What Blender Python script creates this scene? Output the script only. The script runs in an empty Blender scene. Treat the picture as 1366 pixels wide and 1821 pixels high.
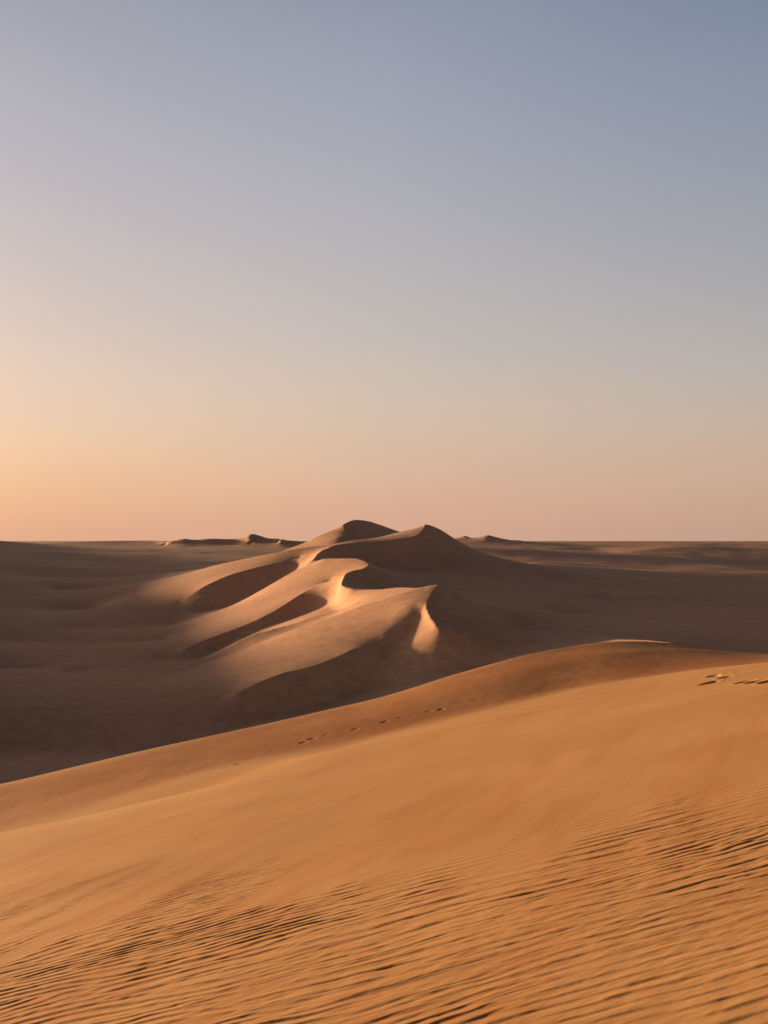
import bpy, math
import numpy as np

# ------------------------------------------------------------------ camera, world, sun, exposure
F = 1400.0            # focal length in photo pixels (photo 1366 x 1821)
CX, CY = 683.0, 962.0 # column straight ahead, row of the horizon
HC = 30.0             # camera height above the valley datum (m)
SUN_AZ = math.radians(-61)   # from +Y (view direction) towards +X
SUN_EL = math.radians(3.7)

sc = bpy.context.scene
cam_d = bpy.data.cameras.new("camera"); cam = bpy.data.objects.new("camera", cam_d)
sc.collection.objects.link(cam); sc.camera = cam
cam.location = (0, 0, HC); cam.rotation_euler = (math.radians(90), 0, 0)
cam_d.sensor_fit = 'VERTICAL'; cam_d.sensor_height = 36.0
cam_d.lens = 36.0 * F / 1821.0
cam_d.shift_y = (CY - 910.5) / 1821.0
cam_d.clip_start = 0.1; cam_d.clip_end = 80000

sc.view_settings.view_transform = 'Standard'; sc.view_settings.look = 'None'
sc.view_settings.gamma = 1; sc.view_settings.use_curve_mapping = False
sc.view_settings.exposure = 1.2

def lin(c):
    return [((v/255)/12.92 if v/255 <= 0.04045 else ((v/255+0.055)/1.055)**2.4) for v in c]

world = bpy.data.worlds.new("World"); sc.world = world; world.use_nodes = True
nt = world.node_tree; nt.nodes.clear()
N = nt.nodes.new; L = nt.links.new
out = N('ShaderNodeOutputWorld'); bg = N('ShaderNodeBackground'); L(bg.outputs[0], out.inputs[0])
tc = N('ShaderNodeTexCoord'); sx = N('ShaderNodeSeparateXYZ'); L(tc.outputs['Generated'], sx.inputs[0])
def ramp(stops, inp, interp='B_SPLINE'):
    r = N('ShaderNodeValToRGB'); r.color_ramp.interpolation = interp
    el = r.color_ramp.elements
    while len(el) < len(stops): el.new(0.5)
    for e, (p, c) in zip(el, stops): e.position = p; e.color = (*c, 1)
    L(inp, r.inputs[0]); return r.outputs[0]
def mix(a, b, f):
    m = N('ShaderNodeMix'); m.data_type = 'RGBA'
    L(f, m.inputs['Factor']); L(a, m.inputs['A']); L(b, m.inputs['B']); return m.outputs['Result']
def mth(op, a, b=None, clamp=False):
    m = N('ShaderNodeMath'); m.operation = op; m.use_clamp = clamp
    for i, v in enumerate((a, b)):
        if v is None: continue
        if isinstance(v, (int, float)): m.inputs[i].default_value = v
        else: L(v, m.inputs[i])
    return m.outputs[0]
TOP = 0.10
def st(lst): return [(p, lin(c)) for p, c in lst]
rl = ramp(st([(0, (226,170,137)), (.03,(233,179,142)), (.065,(240,190,148)), (.10,(242,199,161)), (.15,(237,205,179)), (.24,(222,202,189)), (.391,(188,184,191)), (.525,(171,171,182)), (.75,(105,112,128)), (1,(62,72,90))]), sx.outputs['Z'])
rc = ramp(st([(0, (214,167,144)), (.03,(216,171,146)), (.066,(219,177,150)), (.15,(214,191,168)), (.25,(198,189,183)), (.427,(168,170,182)), (.566,(150,157,175)), (.75,(92,104,126)), (1,(60,72,92))]), sx.outputs['Z'])
rr = ramp(st([(0, (193,157,137)), (.03,(198,162,140)), (.07,(203,169,146)), (.135,(198,178,160)), (.226,(180,176,174)), (.391,(148,154,168)), (.525,(129,142,162)), (.75,(78,92,114)), (1,(56,70,92))]), sx.outputs['Z'])
sunv = (math.sin(SUN_AZ)*math.cos(SUN_EL), math.cos(SUN_AZ)*math.cos(SUN_EL), math.sin(SUN_EL))
az = mth('ARCTAN2', sx.outputs['X'], sx.outputs['Y'])
fl = mth('MULTIPLY', az, -1/0.46, True)      # 1 at the left of the view and beyond
fr = mth('MULTIPLY', az, 1/0.46, True)
col = mix(mix(rc, rl, fl), rr, fr)
# the sky away from the sunset is dimmer
back = mth('MULTIPLY', mth('SUBTRACT', mth('ABSOLUTE', az), 0.60), 0.55, True)
side = mth('GREATER_THAN', sx.outputs['X'], 0)
hi = mth('MULTIPLY', mth('SUBTRACT', sx.outputs['Z'], 0.56), 4.0, True)      # dark overhead
# bright glow round the sun, which stands left of the picture
dv_ = N('ShaderNodeVectorMath'); dv_.operation = 'DOT_PRODUCT'; L(tc.outputs['Generated'], dv_.inputs[0]); dv_.inputs[1].default_value = sunv
gl = mth('MULTIPLY', mth('POWER', mth('MAXIMUM', dv_.outputs['Value'], 0.0), 26.0), 7.5)
dim = mth('ADD', mth('MULTIPLY', mth('SUBTRACT', 1.0, mth('MULTIPLY', back, 0.5)), mth('SUBTRACT', 1.0, mth('MULTIPLY', hi, 0.95))), gl)
vm = N('ShaderNodeVectorMath'); vm.operation = 'SCALE'; L(col, vm.inputs[0]); L(dim, vm.inputs['Scale'])
sky = N('ShaderNodeTexSky'); sky.sky_type = 'NISHITA'; sky.sun_disc = False
sky.sun_elevation = SUN_EL; sky.sun_rotation = SUN_AZ
sky.dust_density = 3.0; sky.air_density = 1.0
va = N('ShaderNodeVectorMath'); va.operation = 'SCALE'; L(sky.outputs[0], va.inputs[0]); va.inputs['Scale'].default_value = 0.004
vb = N('ShaderNodeVectorMath'); vb.operation = 'ADD'; L(vm.outputs[0], vb.inputs[0]); L(va.outputs[0], vb.inputs[1])
L(vb.outputs[0], bg.inputs[0]); bg.inputs[1].default_value = 2**-1.2

sun_d = bpy.data.lights.new("sun", 'SUN'); sun = bpy.data.objects.new("sun", sun_d)
sc.collection.objects.link(sun)
sun_d.energy = 5.0; sun_d.angle = math.radians(2.0); sun_d.color = (1.0, 0.67, 0.37)
from mathutils import Vector
sun.rotation_euler = Vector(sunv).to_track_quat('Z', 'Y').to_euler()
sun.location = (-50, 20, 60)

# ------------------------------------------------------------------ numeric helpers
def _hash(ix, iy, seed):
    h = (ix.astype(np.int64)*374761393 + iy.astype(np.int64)*668265263 + seed*1442695041) & 0xffffffff
    h = ((h ^ (h >> 13)) * 1274126177) & 0xffffffff
    h = h ^ (h >> 16)
    return (h & 0xffffff) / float(0xffffff)
def vnoise(x, y, seed=0):
    ix = np.floor(x); iy = np.floor(y); fx = x-ix; fy = y-iy
    fx = fx*fx*fx*(fx*(fx*6-15)+10); fy = fy*fy*fy*(fy*(fy*6-15)+10)
    a = _hash(ix, iy, seed); b = _hash(ix+1, iy, seed); c = _hash(ix, iy+1, seed); d = _hash(ix+1, iy+1, seed)
    return (a*(1-fx)+b*fx)*(1-fy) + (c*(1-fx)+d*fx)*fy      # 0..1
def fbm(x, y, seed=0, oct=3):
    s = 0; a = 1; t = 0
    for k in range(oct):
        s = s + a*(vnoise(x*2**k+17.3*k, y*2**k-9.1*k, seed+k)*2-1); t += a; a *= .5
    return s/t
def sst(a, b, x):
    t = np.clip((x-a)/(b-a), 0, 1); return t*t*(3-2*t)
def catmull(P, n=24):
    P = np.array(P, float)
    if len(P) < 3:
        t = np.linspace(0, 1, n)[:, None]; return P[0]*(1-t)+P[-1]*t
    Q = np.vstack([2*P[0]-P[1], P, 2*P[-1]-P[-2]]); o = []
    t = np.linspace(0, 1, n, endpoint=False)[:, None]
    for i in range(1, len(Q)-2):
        a, b, c, d = Q[i-1], Q[i], Q[i+1], Q[i+2]
        o.append(.5*((2*b)+(c-a)*t+(2*a-5*b+4*c-d)*t*t+(3*b-a-3*c+d)*t**3))
    o.append(Q[-2][None]); return np.vstack(o)

def grid_mesh(name, X, Y, Z, mat, facemask=None, label=None, attr=None):
    """Link a height grid (rows x cols) as one smooth mesh; facemask picks its cells."""
    R, C = X.shape
    idx = np.arange(R*C).reshape(R, C)
    q = np.stack([idx[:-1, :-1], idx[:-1, 1:], idx[1:, 1:], idx[1:, :-1]], -1)
    if facemask is not None: q = q[facemask]
    q = q.reshape(-1, 4)
    co = np.stack([X, Y, Z], -1)
    # normals of the whole sheet, so that neighbouring dunes meet without a shading seam
    dr = np.gradient(co, axis=0); dc = np.gradient(co, axis=1)
    nr = np.cross(dc, dr); nr /= np.linalg.norm(nr, axis=-1, keepdims=True)+1e-12
    used = np.unique(q); remap = np.full(R*C, -1); remap[used] = np.arange(len(used))
    q = remap[q]; v = co.reshape(-1, 3)[used]; n = nr.reshape(-1, 3)[used]
    me = bpy.data.meshes.new(name)
    me.vertices.add(len(v)); me.vertices.foreach_set('co', v.astype(np.float32).ravel())
    me.loops.add(len(q)*4); me.loops.foreach_set('vertex_index', q.astype(np.int32).ravel())
    me.polygons.add(len(q)); me.polygons.foreach_set('loop_start', (np.arange(len(q))*4).astype(np.int32))
    me.polygons.foreach_set('use_smooth', np.ones(len(q), bool))
    if attr is not None:
        a = me.attributes.new('grain', 'FLOAT', 'POINT'); a.data.foreach_set('value', attr.reshape(-1)[used].astype(np.float32))
    me.update(calc_edges=True)
    me.normals_split_custom_set_from_vertices(n.astype(np.float32))
    me.materials.append(mat)
    o = bpy.data.objects.new(name, me); sc.collection.objects.link(o)
    o['kind'] = 'structure'
    if label: o['label'] = label
    return o

# ------------------------------------------------------------------ materials
def sand(name, c1, c2, c3, big, grain_scale, bump_d, ripple=None, use_attr=False):
    m = bpy.data.materials.new(name); m.use_nodes = True
    t = m.node_tree; b = t.nodes['Principled BSDF']; n = t.nodes.new; l = t.links.new
    b.inputs['Roughness'].default_value = 0.95; b.inputs['Specular IOR Level'].default_value = 0.08
    g = n('ShaderNodeNewGeometry')
    mp = n('ShaderNodeMapping'); mp.vector_type = 'POINT'; l(g.outputs['Position'], mp.inputs[0])
    mp.inputs['Rotation'].default_value = (0, 0, math.radians(-25)); mp.inputs['Scale'].default_value = (big*.45, big, big)
    n1 = n('ShaderNodeTexNoise'); n1.inputs['Scale'].default_value = 1; n1.inputs['Detail'].default_value = 6; n1.inputs['Roughness'].default_value = .6
    l(mp.outputs[0], n1.inputs['Vector'])
    r = n('ShaderNodeValToRGB'); e = r.color_ramp.elements; e.new(.5)
    for k, (p, c) in enumerate([(.32, c1), (.5, c2), (.68, c3)]): e[k].position = p; e[k].color = (*c, 1)
    l(n1.outputs[0], r.inputs[0])
    n2 = n('ShaderNodeTexNoise'); n2.inputs['Scale'].default_value = grain_scale; n2.inputs['Detail'].default_value = 3
    l(g.outputs['Position'], n2.inputs['Vector'])
    mr = n('ShaderNodeMapRange'); mr.inputs[1].default_value = .3; mr.inputs[2].default_value = .7; mr.inputs[3].default_value = .88; mr.inputs[4].default_value = 1.12
    l(n2.outputs[0], mr.inputs[0])
    sc_ = n('ShaderNodeVectorMath'); sc_.operation = 'SCALE'; l(r.outputs[0], sc_.inputs[0]); l(mr.outputs[0], sc_.inputs['Scale'])
    last = sc_.outputs[0]
    if not use_attr:  # steep faces painted paler, standing in for sky light on shaded slopes
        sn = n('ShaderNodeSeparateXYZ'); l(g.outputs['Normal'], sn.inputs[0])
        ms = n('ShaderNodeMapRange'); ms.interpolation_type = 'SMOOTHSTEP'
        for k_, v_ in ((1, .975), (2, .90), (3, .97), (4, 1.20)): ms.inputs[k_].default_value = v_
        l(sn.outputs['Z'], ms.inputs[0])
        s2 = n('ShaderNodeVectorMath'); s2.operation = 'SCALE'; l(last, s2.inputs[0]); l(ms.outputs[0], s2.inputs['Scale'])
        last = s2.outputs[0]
    if use_attr:     # coarse reddish grains lie on some patches
        at = n('ShaderNodeAttribute'); at.attribute_name = 'grain'
        mx = n('ShaderNodeMix'); mx.data_type = 'RGBA'; mx.blend_type = 'MULTIPLY'
        l(at.outputs['Fac'], mx.inputs['Factor']); l(last, mx.inputs['A']); mx.inputs['B'].default_value = (.83, .64, .58, 1)
        last = mx.outputs['Result']
    l(last, b.inputs['Base Color'])
    bp = n('ShaderNodeBump'); bp.inputs['Strength'].default_value = 1; bp.inputs['Distance'].default_value = bump_d
    l(n2.outputs[0], bp.inputs['Height'])
    l(bp.outputs[0], b.inputs['Normal'])
    return m

A = 1.22
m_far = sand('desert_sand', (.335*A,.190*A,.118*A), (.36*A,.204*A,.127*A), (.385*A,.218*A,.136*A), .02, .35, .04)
m_near = sand('near_sand', (.32,.168,.069), (.35,.186,.076), (.385,.207,.086), .35, 160, .0006, use_attr=True)

# ------------------------------------------------------------------ the valley and its dunes
# curves: (photo column, photo row, distance) -> a point in the world; W: (column, distance, height)
def I(px, py, Y): return ((px-CX)/F, Y, HC-(py-CY)*Y/F)
def W(px, Y, z): return ((px-CX)/F, Y, z)
SH, SO = [], []      # sharp crests, soft lines
def sharp(*p): SH.append([q if q[0] < -1e-9 and q[0] > -9 and len(q) == 3 and abs(q[0]) < 9 else I(*q) for q in p])
def W2(x, Y, z): return (x/Y, Y, z)
def soft(*p): SO.append([q if len(q) == 4 else (*I(*q), 0) for q in p])
def w(px, Y, z): return (*W(px, Y, z), 0)

# front dune
sharp((342,1190,258),(403,1166,263),(454,1146,266),(504,1126,267),(562,1105,268),(607,1090,269),(644,1076,270),(675,1066,270),(705,1056,270),(726,1050,270),(755,1044,270),(775,1039,270),(790,1043,269),(810,1054,268),(836,1068,266),(858,1082,264),(880,1093,262),(909,1111,258),(926,1120,256))
soft((-80,1266,190),(0,1258,194),(100,1243,204),(167,1232,212),(235,1218,223),(302,1203,238),(342,1190,256))
sharp((416,1233,200),(454,1215,204),(504,1196,210),(560,1183,216),(600,1167,222),(623,1156,226),(664,1142,232),(690,1127,236))
soft((690,1127,236),(716,1099,244),(738,1087,246),(753,1081,246))
sharp((775,1040,270),(768,1052,264),(762,1066,255),(758,1078,247),(763,1093,240),(772,1106,234),(783,1118,229))
soft((715,1077.6,252),(735,1072.8,252),(748,1069.6,252))
soft(w(690,228,-2.5),w(705,232,-.5),w(720,235,1),w(738,236.5,2.2))
soft((750,1089,245.5),(747,1095,247),(751,1107,240.5),(764,1119,233))
soft((783,1120,228),(823,1119,230),(854,1119,235),(898,1119,246),(926,1120,255))
sharp((926,1120,255),(965,1121.5,252),(1000,1124,246),(1050,1130.5,234),(1090,1136,216),(1150,1137.5,190),(1200,1144,160),(1250,1154,130))
soft(w(1330,165,1),w(1366,170,-1),w(1600,160,-3),w(2300,160,-3))
soft(w(860,165,-2.5),w(960,140,-1),w(1050,110,0))
soft(w(380,178,-14.5),w(416,184,-14.5),w(500,194,-13.5),w(580,202,-12.5),w(664,213,-9.5),w(720,211,-7.5),w(760,211,-6),w(800,212,-5),w(880,210,-5))
# crest K5, K4 with slip faces
sharp((764,1041,271),(746,1045,275),(726,1044,282),(705,1044,290),(675,1047,298),(648,1047,305),(623,1044,310),(607,1039,317),(606,1032,326),(609,1027,332),(615,1019,338),(628,1014,345),(644,1011,355),(655,1005,365),(654,1000,375),(644,995,385),(634,992,392),(611,992,400),(595,992,408),(568,992,415))
soft((655,1005,365),(675,1009,372),(695,1021,365),(712,1029,360),(726,1035,356))
soft(w(640,326,9.5),w(680,322,8.5),w(720,318,9),w(745,300,10))
soft((596,1041,338),(599,1052,334),(599,1064,328),(601,1076,316),(607,1089,300))
soft((615,1088,279),(640,1077,278),(680,1064,277),(720,1052,276))
# ridge K8 and trough behind
sharp((366,1172,279),(386,1159,280),(420,1139,283),(454,1125,285),(487,1117,286),(521,1109,288),(560,1094,291),(600,1088,290))
soft(w(366,273,-13),w(420,274,-9.5),w(487,277,-4.5),w(560,280,0),w(600,280,3.5))
soft((300,1174,280),(340,1176,284),(369,1169,288),(400,1154,297),(420,1143,301),(454,1127,308),(504,1105,318),(541,1090,327),(572,1081,332),(594,1070,332))
# ridge K2
sharp((302,1115,390),(336,1102,392),(369,1092,393),(403,1082,395),(437,1065,398),(470,1046,402),(504,1026,408),(528,1013,415),(541,1007,420),(556,995,430),(566,982,441))
sharp((536,993,460),(552,986,463),(566,980,464))
soft((545,1004,441),(556,995,444))
soft((120,1120,386),(190,1118,384),(240,1117,384),(302,1115,388))
sharp((320,1156,290),(340,1147,293),(369,1136,300),(420,1117,312),(470,1095,320),(504,1076,330),(541,1052,346),(572,1038,360),(588,1035,366))
# rear ridge K3 / L2 / L1 and peak P2
sharp((566,982,440),(576,975,450),(595,969,465),(623,965,485),(664,963,500),(695,959,505),(726,955,510),(744,950,517),(753,941,540),(757,932,562))
sharp((757,932,563),(742,937,570),(716,944,570),(695,950,553),(675,955,540),(654,958,526),(628,960,512),(603,965,500),(582,969,492),(562,971,487),(541,973,485),(521,977,487))
sharp((757,932,560),(772,934,560),(788,942,558),(805,954,556),(819,963,555),(841,976,550),(863,987,545),(887,998,540),(909,1005,535),(942,1016,525),(964,1022,518),(979,1030,510))
soft((979,1030,510),(1020,1039,490),(1054,1048,470))
sharp((258,1036,560),(289,1030,545),(336,1018,530),(386,1004,515),(437,993,500),(480,984,490),(504,979,487),(521,977,486))
soft((100,1062,600),(167,1052,600),(218,1040,590),(258,1036,560))
soft(w(575,440,17),w(600,452,16),w(640,462,15),w(700,470,15),w(760,450,10))
soft(w(700,420,13.5),w(760,400,8),w(850,380,3.5))
# bowl edge K1 and bowl floor
sharp((319,1073,428),(342,1055,435),(369,1038,440),(403,1023,445),(437,1013,450),(470,1005,456),(504,998,462),(534,993,467))
soft((319,1084,418),(345,1090,410),(369,1092,411),(403,1084,416),(437,1070,424),(470,1051,432),(504,1031,442),(528,1012,454))
# rearmost peak P1
sharp((504,979,690),(541,965,700),(562,954,705),(587,944,712),(603,937,717),(611,932,720),(623,925,735),(640,923,755),(658,925,762),(675,931,770),(695,938,778),(712,944,786),(760,958,790),(830,985,780))
soft((541,976,670),(562,967,670),(587,957,670),(608,946,672))
soft(w(541,640,19),w(562,640,23.5),w(587,640,28),w(611,640,32.5))
sharp((611,932,720),(615,941,705),(621,949,690),(627,955,676),(632,959,662))
soft(w(480,600,10),w(541,590,17),w(575,590,20),w(600,590,23),w(640,640,16),w(720,660,14),w(800,680,6))
soft(w(450,760,-4),w(560,860,-2),w(640,900,0),w(720,900,0),w(800,880,0),w(900,800,0))
# plains
sharp(*[W2(-.62*Yk-60, Yk, z) for Yk, z in ((70,-6),(110,3),(150,8),(233,11.5),(354,13.5),(510,18),(620,25),(705,32),(850,41),(1000,47),(1500,62),(2200,64),(2900,60))])   # long unseen dune beyond the left edge, shaped so its shadow fills the hollow
soft(*[(*W(-900, Yk, -8), 0) for Yk in (70,150,300,600,1000,2000)])
for Yk, hl, hr in ((62,-16,-6),(120,-16,-5),(160,-15.5,-4)):
    soft(*[w(p, Yk, hl+(hr-hl)*min(1,max(0,(p-350)/700))) for p in (-60,120,300,480,660,800)])
soft(*[w(p, 262, -15.5) for p in (-60,40,150)])
soft(*[w(p, 170, -17) for p in (-60,40,200,350)])
soft(*[w(p, 340, -14.5) for p in (-60,40,200,300)])
soft((0,1185,258),(100,1181,262),(225,1181,270),(300,1177,285))
soft(*[w(p, 480, -14) for p in (-60,40,180)])
soft(*[w(p, 800, -12) for p in (-60,40,250)])
soft(*[w(p, 1100, 5-.026*(p+60)) for p in (-60,40,250,400,600)])
soft(*[w(p, 1600, 14-.03*(p+60)) for p in (-60,40,250,400,600)])
soft(*[w(p, 2420, 7) for p in (-60,40,200,300)])
soft(w(290,2330,8),w(340,2325,9),w(400,2320,9),w(450,2300,10),w(520,2310,9),w(600,2300,6))
soft(*[w(p, 200, -2.5) for p in (1200,1366,1600,2300)])
soft(*[w(p, 320, -.5) for p in (1000,1200,1366,1600,2300)])
soft(*[w(p, 420, 4-.02*(p-1050)) for p in (1050,1200,1366,1600)])
soft(*[w(p, 620, 3-.034*(p-1120)) for p in (1120,1200,1366,1600)])
soft(*[w(p, 900, 10-.065*(p-950)) for p in (950,1200,1366,1600)])
soft((1180,1016,720),(1218,1013,760),(1290,1007,790),(1366,1002,820),(1500,996,860))
soft((1060,1062,430),(1080,1063,425),(1136,1082,360))
soft(*[w(p, 1500, 20-.09*(p-900)) for p in (800,950,1200,1366,1600)])
# far ridges at the skyline
sharp((-300,962,2600),(-100,963,2600),(0,967,2650),(60,966,2650),(100,964,2650),(160,961,2640),(200,960,2640),(260,960,2640),(280,961,2600),(298,963,2420),(311,959,2420),(327,953,2420),(339,956,2420),(352,958,2420),(362,955,2420),(378,954,2420),(403,956,2420),(423,957,2420),(440,950,2420),(446,948,2420),(453,946,2420),(464,948,2420),(475,955,2420),(487,957,2420),(501,956,2280),(512,961,2420),(526,962,2420),(560,964,2420),(620,966,2420))
sharp((444,949,2415),(441,954,2385),(447,957,2350))
soft(*[w(p, 3600, 8) for p in (-60,200,400,560,640)])

sharp((800,961,3000),(812,957,3000),(826,952,2950),(838,958,2900),(845,959,2880),(858,954,2850),(868,951,2820),(882,953,2800),(890,956,2790),(898,959,2780),(909,963,2780),(920,960,2800),(937,963,2850),(959,965,2900))
sharp((826,952,2950),(829,957,2800),(834,960,2700))
sharp((868,951,2820),(862,957,2700),(866,961,2600))
soft(*[w(p, 2300, 14) for p in (700,800,900,1000)])
soft(*[w(p, 3800, 20) for p in (700,800,900,1000)])
soft((1000,968,3000),(1100,967,3000),(1200,964,2900),(1240,963.5,2900),(1290,966,3000),(1400,966,3000),(1700,966,3000),(2300,966,3000))
soft(*[w(p, 2300, 20-.045*(p-960)) for p in (960,1040)])
soft(*[w(p, 2890, 9) for p in (1000,1150,1280,1366,1700)])
soft(w(960,2300,9),w(1040,2300,6),w(1070,2100,3),w(1100,1800,1))
soft(w(1310,2300,5),w(1366,2300,2),w(1500,2300,-2),w(1700,2300,-2))
soft((1097,981,1900),(1150,976,2050),(1209,969.5,2300),(1260,969.5,2350),(1290,973,2300))
for Yk, zz in ((6000, 24), (12000, 29), (40000, 20)):
    soft(*[w(p, Yk, zz) for p in range(-900, 2400, 300)])

def solve_valley():
    uc = np.concatenate([-np.geomspace(1.6, .565, 60)[:-1], np.arange(-.56, .5605, .0014), np.geomspace(.565, 1.6, 60)[1:]])
    vc = np.concatenate([np.log(np.arange(62, 170, 2.0)), np.arange(math.log(170), math.log(900), .0032), np.arange(math.log(900), math.log(3900), .01), np.arange(math.log(3900), math.log(40000), .06)])
    curves = [(c, True) for c in SH] + [(c, False) for c in SO]
    dense = []
    for c, s in curves:
        P = np.array([q[:3] for q in c]); P = P.copy(); P[:, 1] = np.log(P[:, 1])
        d = catmull(P, 60); dense.append((d, s))
    levels = [(16, 16), (8, 8), (4, 4), (2, 2), (1, 1)]
    h = None
    for lu, lv in levels:
        u = np.interp(np.arange(0, len(uc)-1+1e-6, lu), np.arange(len(uc)), uc)
        v = np.interp(np.arange(0, len(vc)-1+1e-6, lv), np.arange(len(vc)), vc)
        nu, nv = len(u), len(v)
        S = np.zeros((nv, nu)); Wt = np.zeros((nv, nu)); M = np.zeros((nv, nu))
        for d, s in dense:
            # resample so that no cell on the way is skipped
            fu = np.interp(d[:, 0], u, np.arange(nu)); fv = np.interp(d[:, 1], v, np.arange(nv))
            seg = np.maximum(np.abs(np.diff(fu)), np.abs(np.diff(fv))); k = np.concatenate([[0], np.cumsum(seg)])
            t = np.linspace(0, k[-1], int(k[-1]*3)+2)
            iu = np.interp(t, k, fu); iv = np.interp(t, k, fv); z = np.interp(t, k, d[:, 2])
            ju = np.clip(np.rint(iu).astype(int), 0, nu-1); jv = np.clip(np.rint(iv).astype(int), 0, nv-1)
            ok = (d[:, 0].min() <= u[-1])
            wgt = 4.0 if s else 1.0
            np.add.at(S, (jv, ju), z*wgt); np.add.at(Wt, (jv, ju), wgt)
            if s: M[jv, ju] = 1
        fix = Wt > 0; val = np.where(fix, S/np.maximum(Wt, 1e-9), 0)
        if h is None:
            h = np.zeros((nv, nu))
        else:
            hu = np.empty((h.shape[0], nu))
            for i in range(h.shape[0]): hu[i] = np.interp(u, pu, h[i])
            h = np.empty((nv, nu))
            for j in range(nu): h[:, j] = np.interp(v, pv, hu[:, j])
        h[fix] = val[fix]
        du = np.diff(u); dv = np.diff(v)
        # finite volume weights for u, v as a conformal chart
        cu = np.ones(nu); cu[1:-1] = (du[1:]+du[:-1])/2; cu[0] = du[0]; cu[-1] = du[-1]
        cv = np.ones(nv); cv[1:-1] = (dv[1:]+dv[:-1])/2; cv[0] = dv[0]; cv[-1] = dv[-1]
        we = cv[:, None]/du[None, :]; wn = cu[None, :]/dv[:, None]
        wE = np.zeros((nv, nu)); wE[:, :-1] = we; wW = np.zeros((nv, nu)); wW[:, 1:] = we
        wN = np.zeros((nv, nu)); wN[:-1] = wn; wS = np.zeros((nv, nu)); wS[1:] = wn
        tot = wE+wW+wN+wS
        ii, jj = np.indices((nv, nu)); free = [(~fix) & ((ii+jj) % 2 == k) for k in (0, 1)]
        om = 1.85 if lu > 1 else 1.8
        for it in range({16: 400, 8: 260, 4: 160, 2: 110, 1: 70}[lu]):
            for k in (0, 1):
                g = np.zeros_like(h)
                g[:, :-1] += we*h[:, 1:]; g[:, 1:] += we*h[:, :-1]
                g[:-1] += wn*h[1:]; g[1:] += wn*h[:-1]
                g /= tot
                f = free[k]; h[f] += om*(g[f]-h[f])
        pu, pv = u, v
    return uc, vc, h, M

def blur(a, n, ru, rv):
    for _ in range(n):
        for ax, r in ((1, ru), (0, rv)):
            if r <= 0: continue
            k = 2*r+1
            p = [(0, 0), (0, 0)]; p[ax] = (r+1, r)
            c = np.cumsum(np.pad(a, p, mode='edge'), axis=ax)
            if ax == 1: a = (c[:, k:]-c[:, :-k])/k
            else: a = (c[k:]-c[:-k])/k
    return a

u, v, h, M = solve_valley()
Yv = np.exp(v)
near = np.clip(blur(M, 2, 1, 1)*6, 0, 1)
mid_ = np.clip(blur(M, 2, 4, 4)*6, 0, 1)
h1 = blur(h, 2, 1, 1); h2 = blur(h, 2, 2, 2); h3 = blur(h, 2, 4, 5)
hs = h3*(1-mid_)+mid_*(h2*(1-near)+near*(.5*h+.5*h1))
GX = u[None, :]*Yv[:, None]; GY = np.repeat(Yv[:, None], len(u), 1)
# gentle unevenness of the sand sheets
h4 = blur(hs, 3, 16, 26)
PXg = CX+F*GX/GY
wpl = np.maximum(sst(150, 0, PXg)*sst(280, 420, GY)*sst(-260, -150, PXg)*sst(1900, 1500, GY), sst(1180, 1300, PXg)*sst(1500, 1200, GY)*sst(180, 240, GY))
hs = hs*(1-wpl)+h4*wpl
hs = hs + (1-mid_)*(fbm(GX/60, GY/90, 5, 2)*.3*np.clip(GY/500, .3, 3)) + .03*fbm(GX/9, GY/14, 9, 2)*(1-near)
PX = CX + F*GX/GY
cpx = .5*(PX[:-1, :-1]+PX[1:, 1:]); cY = .5*(GY[:-1, :-1]+GY[1:, 1:])
lab = np.zeros(cpx.shape, int)
def reg(k, x0, x1, y0, y1):
    # y0, y1: functions of the column
    lab[(cpx > x0) & (cpx < x1) & (cY > y0(cpx)) & (cY < y1(cpx)) & (lab == 0)] = k
pl = lambda xs, ys: (lambda p: np.interp(p, xs, ys))
reg(1, 340, 926, pl([340,416,500,580,664,760,800,926],[250,188,199,211,224,233,236,250]), pl([340,366,487,600,720,775,926],[262,280,283,285,278,280,262]))
reg(2, 302, 760, pl([302,366,487,600,720,760],[288,280,283,285,278,280]), pl([302,319,369,437,528,575,640,700,760],[440,440,428,425,435,440,462,470,450]))
reg(3, 258, 980, pl([258,302,369,437,528,575,640,700,760,850,980],[465,440,428,425,435,440,462,470,400,380,480]), pl([258,480,560,640,720,800,980],[590,600,600,640,660,600,515]))
reg(4, 470, 830, pl([470,560,640,720,830],[600,600,640,660,650]), pl([470,560,640,720,830],[760,860,900,900,850]))
reg(5, -900, 640, pl([-900,640],[2000,2000]), pl([-900,640],[3600,3600]))
reg(6, 790, 960, pl([700,1000],[2300,2300]), pl([700,1000],[3800,3800]))
names = {0: ('desert_floor', 'shadowed brown sand plain spreading around the lit dunes to the horizon'),
 1: ('front_dune', 'nearest of the sunlit dunes in the valley, with a small lit crescent below its peak'),
 2: ('middle_dune', 'curling dune ridge with dark slip faces between the front peak and the tall rear ridge'),
 3: ('rear_dune', 'long dune ridge climbing to a dark pointed peak, a dark oval bowl on its left flank'),
 4: ('farthest_peak', 'rounded dark dune summit behind the long ridge, highest point on the skyline'),
 5: ('far_hills', 'dark low hills along the skyline at left'),
 6: ('far_dunes', 'small far dunes on the skyline right of the tall ridge')}
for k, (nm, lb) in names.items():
    grid_mesh(nm, GX, GY, hs, m_far, lab == k, lb)

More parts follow.
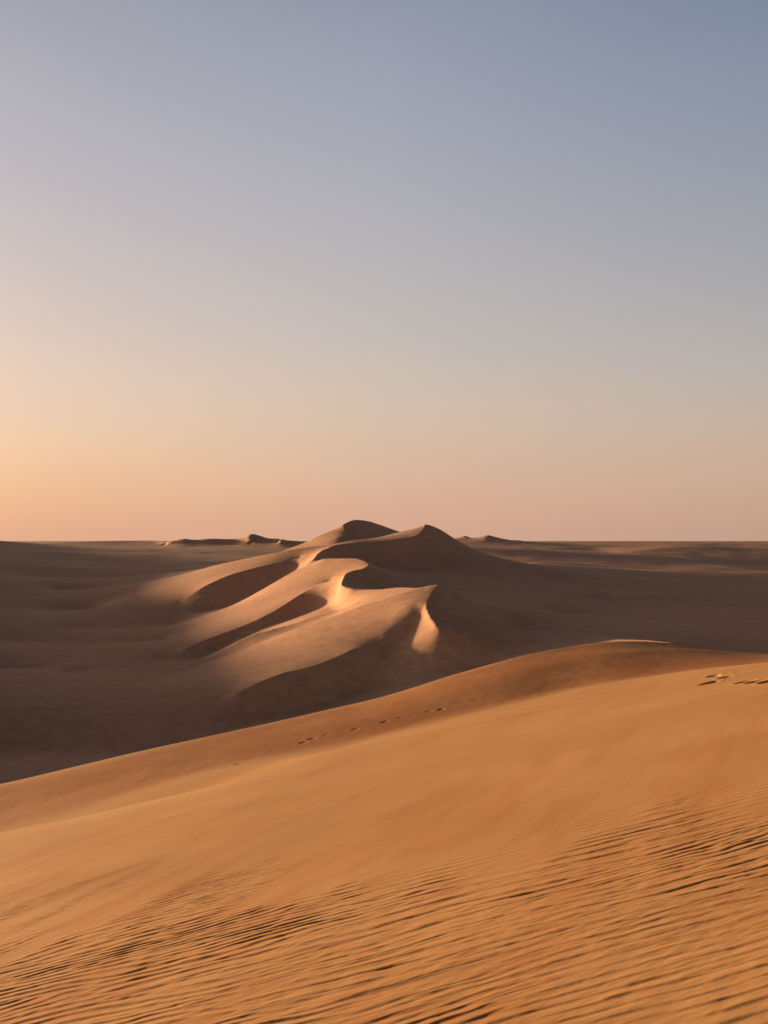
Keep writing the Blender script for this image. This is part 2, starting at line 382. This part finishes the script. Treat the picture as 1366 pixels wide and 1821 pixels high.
# ------------------------------------------------------------------ the dune underfoot
def fore_height():
    uu = np.concatenate([-np.geomspace(5, .6, 70)[:-1], np.arange(-.595, .5955, .00125), np.geomspace(.6, 5, 70)[1:]])
    yy = np.concatenate([np.arange(1.2, 2.8, .1), np.arange(2.8, 6.6, .0075), np.arange(6.6, 10, .012), np.arange(10, 18, .03), np.arange(18, 62, .1), np.geomspace(62, 190, 60)])
    X = uu[None, :]*yy[:, None]; Y = np.repeat(yy[:, None], len(uu), 1)
    px = np.clip(CX+F*uu, -700, 2066)
    def P(Y_, d): return -Y_*d/F
    plane = -1.75+.2*X-.16*Y
    pyB = np.interp(px, [-700,0,150,300,430,640,860,1060,1260,1366,2066],[1610,1478,1446,1405,1367,1320,1262,1217,1188,1178,1110])
    pyA = np.interp(px, [-700,0,250,500,580,680,820,950,1040,1090,1160,1230,1300,1366,2066],[1500,1395,1335,1281,1262,1240,1195,1160,1145,1139,1140,1147,1159,1170,1230])
    k = np.ones(61)/61
    def sm(a, n=1):
        for _ in range(n): a = np.convolve(np.pad(a, 30, mode='edge'), k, 'valid')
        return a
    pyB = sm(pyB); pyA = sm(pyA)
    dB = pyB-CY; dA = pyA-CY
    YB = 1.75*F/(dB-.16*F+.2*(px-CX)); YB = np.clip(YB, 13, 24); YB = sm(YB, 2)
    wr = sst(300, 1000, px)
    YS = YB*np.interp(px, [0, 400, 683, 900, 1090, 1366], [1.15, 1.18, 1.20, 1.22, 1.30, 1.57]); YS = sm(YS)
    YA = sm(np.interp(px, [-700,0,300,683,900,1090,1366,2066],[22,24,27,33,38.5,47,59,68]), 2)
    zB = P(YB, dB); zS = P(YS, dB+2); zA = P(YA, dA)
    dip = sm(np.interp(px, [0, 350, 600, 1366], [0, 0, .06, .28]))
    YD = (YB*.55+YS*.45); zD = P(YD, dB)-dip
    Z = np.empty_like(X)
    for j in range(len(uu)):
        yb, yd, ys, ya = YB[j], YD[j], YS[j], YA[j]
        # plane ends on B: fade the tiny mismatch in over the last metres
        pb = -1.75+.2*uu[j]*yb-.16*yb
        z = plane[:, j] + (zB[j]-pb)*sst(.35*yb, yb, yy)
        kn = np.array([yb, yd, ys, .5*(ys+ya), ya, ya+1.5, ya+6, ya+60, 400])
        mid = .5*(zS[j]+zA[j]) + .012*(ya-ys)
        zA_ = zA[j]
        kz = np.array([zB[j], zD[j], zS[j], mid, zA_, zA_-.55, zA_-3.0, zA_-32, zA_-160])
        m = yy > yb
        z[m] = np.interp(yy[m], kn, kz)
        Z[:, j] = z
    # round the joints
    Zs = Z.copy()
    big = np.abs(Y-YA[None, :]) > .8
    Zb = blur(Z, 2, 8, 10)
    far = sst(10, 14, Y)
    wS = sst(3.0, 1.2, np.abs(Y-YB[None, :]))*wr[None, :]
    wA = sst(4.5, 2.0, np.abs(Y-YA[None, :]))
    Zs = Z*(1-far) + far*(Zb*(1-np.maximum(wS, wA))+blur(Z, 1, 2, 1)*np.maximum(wS, wA))
    # towards the left the step between the two slopes dies out
    Zc = blur(Zs, 2, 10, 55); wl = (sst(620, 300, px)[None, :]*np.exp(-((Y-YB[None, :]-1)/4.5)**2))*sst(7, 9, Y)*sst(0, 4, YA[None, :]-Y)
    Zs = Zs*(1-wl)+Zc*wl
    return uu, yy, X, Y, Zs, YB, YS, YA

uu, yy, X, Y, Z, YB, YS, YA = fore_height()
px = CX+F*X/Y
# --- wind ripples
s_, c_ = math.sin(math.radians(62)), math.cos(math.radians(62))
a1 = X*c_+Y*s_; a2 = -X*s_+Y*c_                # along / across the sand streaks
streak = fbm(a1/3.2, a2/.75, 31, 3)
start = np.interp(px, [-300,0,200,420,560,680,860,1000,1150,1200,1260,1366,1700],[13,12.5,12,8.6,8.4,7.3,6.4,6.7,7.6,7.9,6.9,6.9,7.5])
mask = sst(0, 1, (start*(1+.16*streak)-Y)/(start*.22)) * (.12+.88*sst(-.2, .2, streak+.55*sst(7.5, 5.5, Y)))
warp = .30*fbm(X/2.6, Y/1.5, 41, 2)+.045*fbm(X/.7, Y/.32, 43, 2)+.010*fbm(X/.22, Y/.12, 44, 1)
warpb = .36*fbm(X/2.2, Y/1.2, 141, 2)+.05*fbm(X/.6, Y/.3, 143, 2)+.010*fbm(X/.2, Y/.12, 144, 1)
def prof(ph, steep=.27):
    t = ph-np.floor(ph)
    up = .5-.5*np.cos(np.pi*np.clip(t/steep, 0, 1))
    dn = 1-np.clip((t-steep)/(1-steep), 0, 1)
    dn = .3*dn+.7*dn*dn*(3-2*dn)
    return np.where(t < steep, up, dn)
# two families of crests that hand over to each other, so that crests end, fork and join
hand = fbm(X/.5, Y/.2, 51, 3)
wa = sst(-.35, .12, hand); wb = sst(.35, -.12, hand)
n_f = .5+.5*fbm(X/.5, Y/.15, 53, 3)
ra = prof((Y-.15*X+warp)/.080, .26)*wa
rb = prof((Y-.20*X+warpb)/.102, .26)*wb
r1 = np.maximum(ra, rb)*.0098*(.55+.55*n_f)
hand2 = fbm(X/1.3+7, Y/.3, 151, 3); nb = .5+.5*fbm(X/1.1, Y/.3, 71, 3)
rc_ = prof((Y-.14*X+.26*fbm(X/2.2, Y/1.1, 61, 2)+.04*fbm(X/.8, Y/.4, 63, 2))/.140, .2)*sst(-.35, .1, hand2)
rd_ = prof((Y-.20*X+.24*fbm(X/1.9, Y/1.1, 65, 2)+.04*fbm(X/.7, Y/.4, 67, 2))/.180, .18)*sst(.35, -.1, hand2)
r2 = np.maximum(rc_, rd_)*.0105*(.55+.6*nb)
bigm = sst(.30, .62, .42+.5*fbm(X/1.6+.3, Y/.8, 81, 2) + .45*np.exp(-((X-1.3)/1.5)**2-((Y-5.0)/1.1)**2)) * sst(-1.6, -.2, X+.5*fbm(X, Y, 5, 1))
lowr = sst(5.0, 3.9, Y+.45*X-.9)*sst(.2, .9, X)         # calmer corner, long faint ripples
r3 = prof((Y-.16*X+.12*fbm(X/1.9, Y/1.3, 91, 2)+.02*fbm(X/.5, Y/.4, 93, 2))/.092, .22)*.0055*(.2+1.0*n_f)
rip = np.maximum(r1*(1-.45*bigm), r2*bigm)
rip = (rip*(1-.85*lowr)+r3*lowr)*(.3+.7*sst(11, 5.2, Y))*sst(16, 11, Y)
fine = prof((Y-.15*X+.35*warp)/.105)*.0030*sst(520, 1000, px)*sst(16, 9, Y)*sst(5.5, 7, Y)
Zr = rip*mask + fine*(1-mask) + (.0035*mask+.0012)*fbm((X+.1*Y)/.16, (Y-.12*X)/.05, 171, 3)*sst(11, 7, Y)
# hollows between ripple trains, faint undulation of the whole slope
fade = sst(2.0, 3.0, Y)
Zr += .008*fbm(a1/2.5, a2/1.2, 101, 3)*sst(22, 8, Y) + .03*fbm(X/5, Y/4, 103, 2)*sst(4, 10, Y)*(1-sst(.0, 1.5, Y-YA[None,:]+1.5))
# --- disturbed sand and footprints on the slope behind
band = sst(0, 1.2, Y-YS[None, :])*sst(0, 1.2, YA[None, :]-Y)
Zr += band*(.010*fbm(X/1.3, Y/1.6, 111, 4) + .005*fbm(X/.4, Y/.5, 113, 2))
def print_at(pxp, pyp, L_=.32, Wd=.15, depth=.07, ang=.3):
    """Press one footprint into the sheet where the slope shows at that photo point."""
    global Zr
    j = int(np.argmin(np.abs(uu-(pxp-CX)/F)))
    rows = CY+F*(-(Z[:, j]))/yy
    ok = (yy > 12) & (yy < YA[j])
    i = np.where(ok)[0][np.argmin(np.abs(rows[ok]-pyp))]
    x0, y0 = X[i, j], Y[i, j]
    i0, i1 = np.searchsorted(yy, [y0-1.6, y0+1.6]); j0, j1 = np.searchsorted(uu, [(x0-1.2)/y0, (x0+1.2)/y0])
    dx = X[i0:i1, j0:j1]-x0; dy = Y[i0:i1, j0:j1]-y0
    ca, sa = math.cos(ang), math.sin(ang)
    p = (dx*ca+dy*sa)/L_; q = (-dx*sa+dy*ca)/Wd
    r = np.sqrt(p*p+q*q)
    Zr[i0:i1, j0:j1] += depth*(-(1-sst(.6, 1.1, r)) + .12*np.exp(-((r-1.35)/.3)**2))
for k, (a, b_) in enumerate([(582,1306),(606,1300),(607,1308),(632,1296),(684,1284),(712,1277),(733,1272),(752,1268),(764,1265),(785,1262),(425,1358),(450,1346),(470,1340),(486,1334),(540,1320),(555,1314),(612,1328),(640,1321),(820,1199)]):
    print_at(a, b_, .17, .12, .014+.011*math.sin(k*5.1), .3+.5*math.sin(k*2.3))
for k, (a, b_) in enumerate([(1263,1199),(1270,1203),(1284,1202),(1258,1216),(1268,1213),(1290,1205),(1345,1213),(1326,1213),(1364,1213)]):
    print_at(a, b_, .20, .13, .06, .2+.4*math.sin(k*1.7))
Z = Z + Zr
# coarse grains: troughs between ripples and the slope behind
grain = np.clip(mask*(1-.8*lowr)*(.10+.50*sst(-.3,.4,fbm(a1/1.6, a2/.5, 161, 3)))*(.35+.65*sst(.006, 0, rip)) + .95*band*(1-.25*sst(.3, -.3, fbm(X/3, Y/4, 121, 3))), 0, 1)
grain = np.clip(grain + .25*sst(.1, .5, fbm(a1/4, a2/.8, 131, 3)) + .38*fbm(a1/.9, a2/.16, 133, 4)*sst(20, 9, Y)*sst(5, 7, Y)+.3*fbm(X/.25, (Y-.1*X)/.05, 135, 3)*mask, 0, 1)
grid_mesh('foreground_dune', X, Y, Z+HC, m_near, None, 'rippled orange sand slope in the foreground rising to the right', grain)

# sand behind and beside the viewpoint, so that the place goes on outside the frame
bx = np.linspace(-260, 260, 60); by = np.concatenate([np.linspace(-260, -4, 40), [-2, 0, 1.22]])
BX, BY = np.meshgrid(bx, by)
BZ = HC-1.78+.2*BX-.16*np.maximum(BY, -30)
BZ = np.maximum(np.minimum(BZ, HC+8), -16)
grid_mesh('sand_slope', BX, BY, BZ, m_near, None, None, np.zeros_like(BX))
